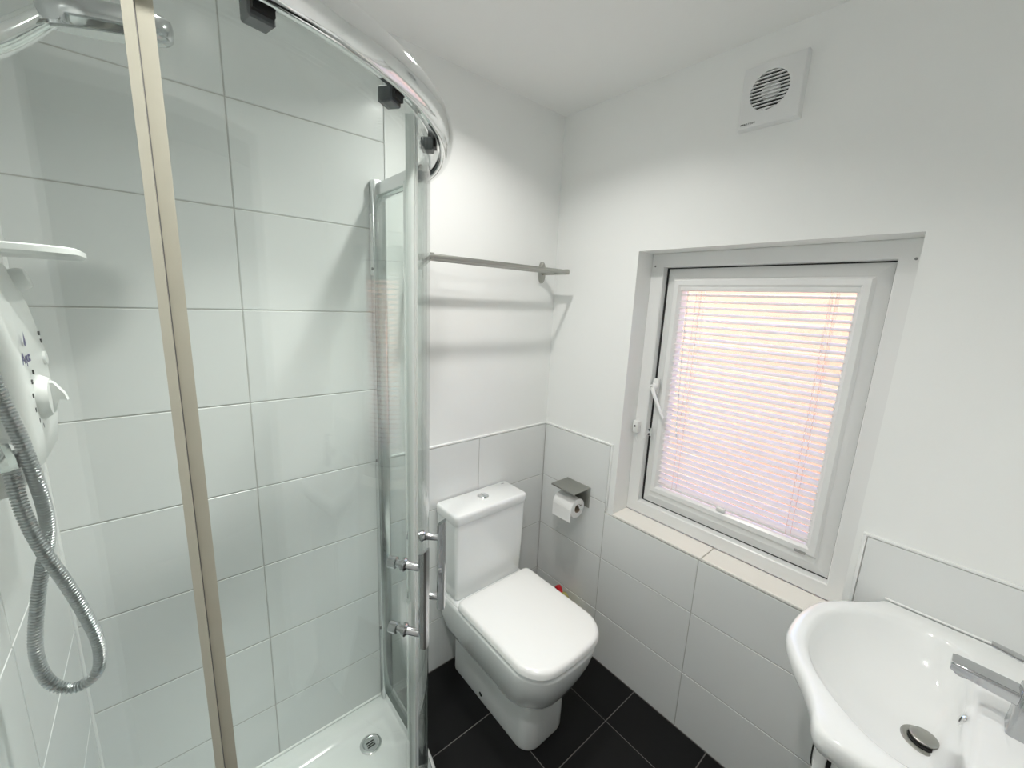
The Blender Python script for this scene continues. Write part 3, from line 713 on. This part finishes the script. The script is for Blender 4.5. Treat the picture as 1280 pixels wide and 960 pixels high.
# ------------------------------------------------------------------ wash basin, cabinet, tap
BZ = 0.845; BCX, BCY = -0.272, -1.30
outer = [(-0.001, YD+0.002), (-0.001, -1.225), (-0.022, -1.213), (-0.060, -1.186), (-0.100, -1.150), (-0.150, -1.119), (-0.21, -1.103), (-0.272, -1.098), (-0.335, -1.104), (-0.395, -1.132), (-0.445, -1.165), (-0.49, -1.188), (-0.525, -1.199), (-0.543, -1.211), (-0.548, -1.232), (-0.548, YD+0.002)]
inner = [(-0.060, -1.300), (-0.066, -1.250), (-0.094, -1.205), (-0.140, -1.163), (-0.20, -1.139), (-0.272, -1.132), (-0.34, -1.141), (-0.40, -1.172), (-0.455, -1.225), (-0.488, -1.275), (-0.496, -1.320), (-0.482, -1.358), (-0.44, -1.381), (-0.36, -1.389), (-0.272, -1.391), (-0.18, -1.389), (-0.105, -1.378), (-0.070, -1.345)]
def polar(poly, n, smooth):
    P = [Vector((p[0], p[1], 0)) for p in poly]
    if smooth:
        m = len(P); D = []
        for i in range(m):
            p0, p1, p2, p3 = P[i-1], P[i], P[(i+1) % m], P[(i+2) % m]
            for k in range(8):
                t = k/8; D.append(0.5*((2*p1)+(p2-p0)*t+(2*p0-5*p1+4*p2-p3)*t*t+(3*p1-p0-3*p2+p3)*t**3))
        P = D
    out = []
    for k in range(n):
        a = 2*PI*k/n; d = Vector((cos(a), sin(a))); best = 0
        for i in range(len(P)):
            p, q = P[i], P[(i+1) % len(P)]
            ex, ey = q.x-p.x, q.y-p.y; det = d.x*(-ey)-d.y*(-ex)
            if abs(det) < 1e-12: continue
            rx, ry = p.x-BCX, p.y-BCY
            t = (rx*(-ey)-ry*(-ex))/det; s = (d.x*ry-d.y*rx)/det
            if -1e-9 <= s <= 1+1e-9 and t > best: best = t
        out.append((BCX+d.x*best, BCY+d.y*best))
    return out
N_ = 144
front = [p for p in outer]
# smooth only the bowed front of the outline
fr = [Vector((p[0], p[1], 0)) for p in outer[1:-1]]; fr = bez(fr, 6)
op = polar([outer[0]] + [(p.x, p.y) for p in fr] + [outer[-1]], N_, False)
ip = polar(inner, N_, True)
def mixp(a, b, t): return [(p[0]+(q[0]-p[0])*t, p[1]+(q[1]-p[1])*t) for p, q in zip(a, b)]
def toc(a, t, c=(-0.265, -1.338)): return [(p[0]+(c[0]-p[0])*t, p[1]+(c[1]-p[1])*t) for p in a]
def scl(a, t): return [(BCX+(p[0]-BCX)*t, BCY+(p[1]-BCY)*t) for p in a]
def insd(a, d):
    """move a loop inwards by d metres along its rays"""
    r = []
    for p in a:
        v = Vector((p[0]-BCX, p[1]-BCY)); l = v.length; v *= (l-d)/l; r.append((BCX+v.x, BCY+v.y))
    return r
basin = thing('wash_basin', (BCX, BCY, 0.70), 'white ceramic wash basin with bowed front below the window wall', 'basin')
rings = [zr(insd(op, 0.060), BZ-0.075), zr(insd(op, 0.022), BZ-0.060), zr(insd(op, 0.006), BZ-0.045), zr(op, BZ-0.030), zr(op, BZ-0.012), zr(insd(op, 0.004), BZ-0.003), zr(insd(op, 0.011), BZ),
         zr(mixp(op, ip, 0.6), BZ-0.0005), zr(insd(ip, -0.006), BZ-0.001), zr(ip, BZ-0.004), zr(insd(ip, 0.006), BZ-0.011), zr(insd(ip, 0.016), BZ-0.035), zr(toc(ip, 0.22), BZ-0.070), zr(toc(ip, 0.42), BZ-0.097), zr(toc(ip, 0.62), BZ-0.113), zr(toc(ip, 0.78), BZ-0.1205), zr(toc(ip, 0.92), BZ-0.124)]
bm = B(); loft(bm, rings, cap0=False)
# bowl underside
loft(bm, [zr(insd(ip, -0.004), BZ-0.055), zr(toc(ip, 0.12), BZ-0.10), zr(toc(ip, 0.45), BZ-0.135), zr(toc(ip, 0.8), BZ-0.142)], cap0=False)
obj('bowl', bm, 'ceramic', basin, 60)
wx, wy, wz = -0.265, -1.338, BZ-0.1235
bm = B(); lathe(bm, [(0.0, 0.0), (0.034, -0.001), (0.0345, 0.002), (0.031, 0.004), (0.0245, 0.003), (0.024, 0.0008), (0.0, 0.0008)], (wx, wy, wz), n=36); dr = obj('waste_flange', bm, 'steel', basin, 50)
bm = B(); lathe(bm, [(0.0, 0.0), (0.0235, 0.0), (0.0235, 0.0035), (0.0, 0.0035)], (wx, wy, wz+0.0009), n=30); obj('waste_gap', bm, 'dark', dr, 40)
bm = B(); lathe(bm, [(0.0, 0.0), (0.017, 0.0), (0.0215, 0.006), (0.0215, 0.0085), (0.019, 0.0105), (0.0, 0.0115)], (wx+0.002, wy+0.001, wz+0.0035), n=32); obj('plug', bm, 'steel', dr, 45)
bm = B(); lathe(bm, [(0.006, -0.001), (0.0125, -0.001), (0.0125, 0.002), (0.010, 0.004), (0.006, 0.003)], (-0.265, -1.3755, BZ-0.034), (0, 1, 0.25), 24, closed=True); ov = obj('overflow_ring', bm, 'chrome', basin, 50)
bm = B(); lathe(bm, [(0.0, 0.0), (0.0075, 0.0), (0.0075, 0.0012), (0.0, 0.0012)], (-0.265, -1.3755, BZ-0.034), (0, 1, 0.25), 18); obj('overflow_hole', bm, 'dark', ov)
# silicone bead along the wall
bm = B(); tube(bm, [(-0.002, -1.225, BZ+0.0005), (-0.002, YD+0.004, BZ+0.0005)], 0.003, 8); obj('silicone_bead', bm, 'trim', basin, 60)

cab = thing('vanity_cabinet', (-0.25, -1.37, 0), 'white vanity cabinet under the wash basin with a slim grey-edged door', 'cabinet')
for nm, d in (('side_panel', (-0.482, -0.464, -1.232, YD+0.002, 0.0, BZ-0.078)), ('side_panel', (-0.030, -0.012, -1.232, YD+0.002, 0.0, BZ-0.078)), ('back_panel', (-0.464, -0.030, YD+0.002, YD+0.012, 0.06, BZ-0.16)),
              ('bottom_panel', (-0.464, -0.030, -1.232, YD+0.012, 0.06, 0.078)), ('front_rail', (-0.464, -0.030, -1.232, -1.250, BZ-0.172, BZ-0.156)), ('plinth', (-0.464, -0.030, -1.262, -1.278, 0.0, 0.06))):
    bm = B(); box(bm, *d, 0.001); obj(nm, bm, 'cabinet', cab, 40)
for (x0, x1) in ((-0.486, -0.470), (-0.026, -0.010)):
    bm = B(); box(bm, x0, x1, -1.207, -1.225, 0.06, BZ-0.080, 0.0015); st = obj('front_stile', bm, 'cabinet', cab, 40)
    bm = B(); box(bm, x0+0.003, x0+0.007, -1.2253, -1.2318, 0.07, BZ-0.085); obj('shadow_gap', bm, 'dark', st)
for (x0, x1) in ((-0.468, -0.249), (-0.247, -0.028)):
    bm = B(); box(bm, x0, x1, -1.207, -1.225, 0.06, BZ-0.152, 0.0015); dd = obj('door', bm, 'cabinet', cab, 40)
    bm = B(); hx = -0.262 if x1 < -0.2 else -0.234; tube(bm, bez([(hx, -1.208, 0.50), (hx, -1.186, 0.505), (hx, -1.186, 0.60), (hx, -1.208, 0.605)], 6), 0.004, 8); obj('handle', bm, 'chrome', dd, 60)

tap = thing('basin_tap', (-0.265, -1.447, BZ), 'chrome basin mixer tap with flat spout and thin lever', 'tap')
bm = B()
rings = []
for z, hw, yf, yb in ((BZ-0.0005, 0.025, -1.420, -1.474), (BZ+0.02, 0.024, -1.421, -1.473), (BZ+0.085, 0.022, -1.424, -1.470), (BZ+0.092, 0.019, -1.427, -1.467)):
    rings.append(zr(rrect(-0.265-hw, -0.265+hw, yb, yf, 0.007, 3), z))
loft(bm, rings); obj('body', bm, 'satin', tap, 40)
bm = B()
rings = []
for y, z, hw, hh_ in ((-1.435, BZ+0.066, 0.0185, 0.0125), (-1.38, BZ+0.069, 0.018, 0.011), (-1.348, BZ+0.071, 0.0175, 0.010), (-1.342, BZ+0.0715, 0.0155, 0.0085)):
    rings.append([(-0.265+p[0], y, z+p[1]) for p in rrect(-hw, hw, -hh_, hh_, 0.004, 3)])
loft(bm, rings); sp = obj('spout', bm, 'satin', tap, 40)
bm = B(); lathe(bm, [(0.0, 0.0), (0.010, 0.0), (0.0105, -0.008), (0.0, -0.008)], (-0.265, -1.358, BZ+0.0625), (0, 0, 1), 18); obj('aerator', bm, 'satin', sp, 40)
bm = B(); lathe(bm, [(0.0, 0.0), (0.018, 0.0), (0.018, 0.030), (0.015, 0.036), (0.0, 0.037)], (-0.265, -1.447, BZ+0.092), (0, 0, 1), 24); cp = obj('cartridge_cap', bm, 'satin', tap, 40)
bm = B()
loft(bm, [[(-0.265+p[0], y, z+p[1]) for p in rrect(-hw, hw, -0.003, 0.003, 0.002, 2)] for y, z, hw in ((-1.455, BZ+0.128, 0.010), (-1.41, BZ+0.134, 0.009), (-1.380, BZ+0.138, 0.007))])
obj('lever', bm, 'satin', tap, 40)

# ------------------------------------------------------------------ ceiling downlights
def downlight(x, y, watts, spread, label):
    d = thing('downlight', (x, y, ZC), label, 'ceiling light', 'recessed ceiling downlights')
    bm = B(); lathe(bm, [(0.030, 0.002), (0.030, -0.002), (0.033, -0.006), (0.041, -0.005), (0.0425, 0.0), (0.0425, 0.002)], (x, y, ZC), (0, 0, 1), 36, closed=True); obj('bezel', bm, 'trim', d, 50)
    bm = B(); lathe(bm, [(0.0, -0.001), (0.030, -0.001), (0.030, 0.001), (0.0, 0.001)], (x, y, ZC), (0, 0, 1), 30); obj('lens', bm, 'lens', d)
    l = bpy.data.lights.new('downlight_lamp', 'AREA'); l.shape = 'DISK'; l.size = 0.056; l.energy = watts; l.spread = rad(spread); l.color = (1.0, 0.98, 0.94)
    o = bpy.data.objects.new('downlight_lamp', l); COL.objects.link(o); o.parent = d; o.location = (0, 0, -0.004)
downlight(-0.605, -0.435, DOWNLIGHT_W*0.55, 136, 'recessed white downlight in the ceiling nearer the toilet')
downlight(-1.17, -1.04, DOWNLIGHT_W*0.72, 136, 'recessed white downlight in the ceiling near the doorway')
downlight(-1.16, -0.42, DOWNLIGHT_W*0.32, 66, 'unseen downlight over the shower tray, added to brighten the shower')  # third lamp, out of view, put in to lift the shower walls
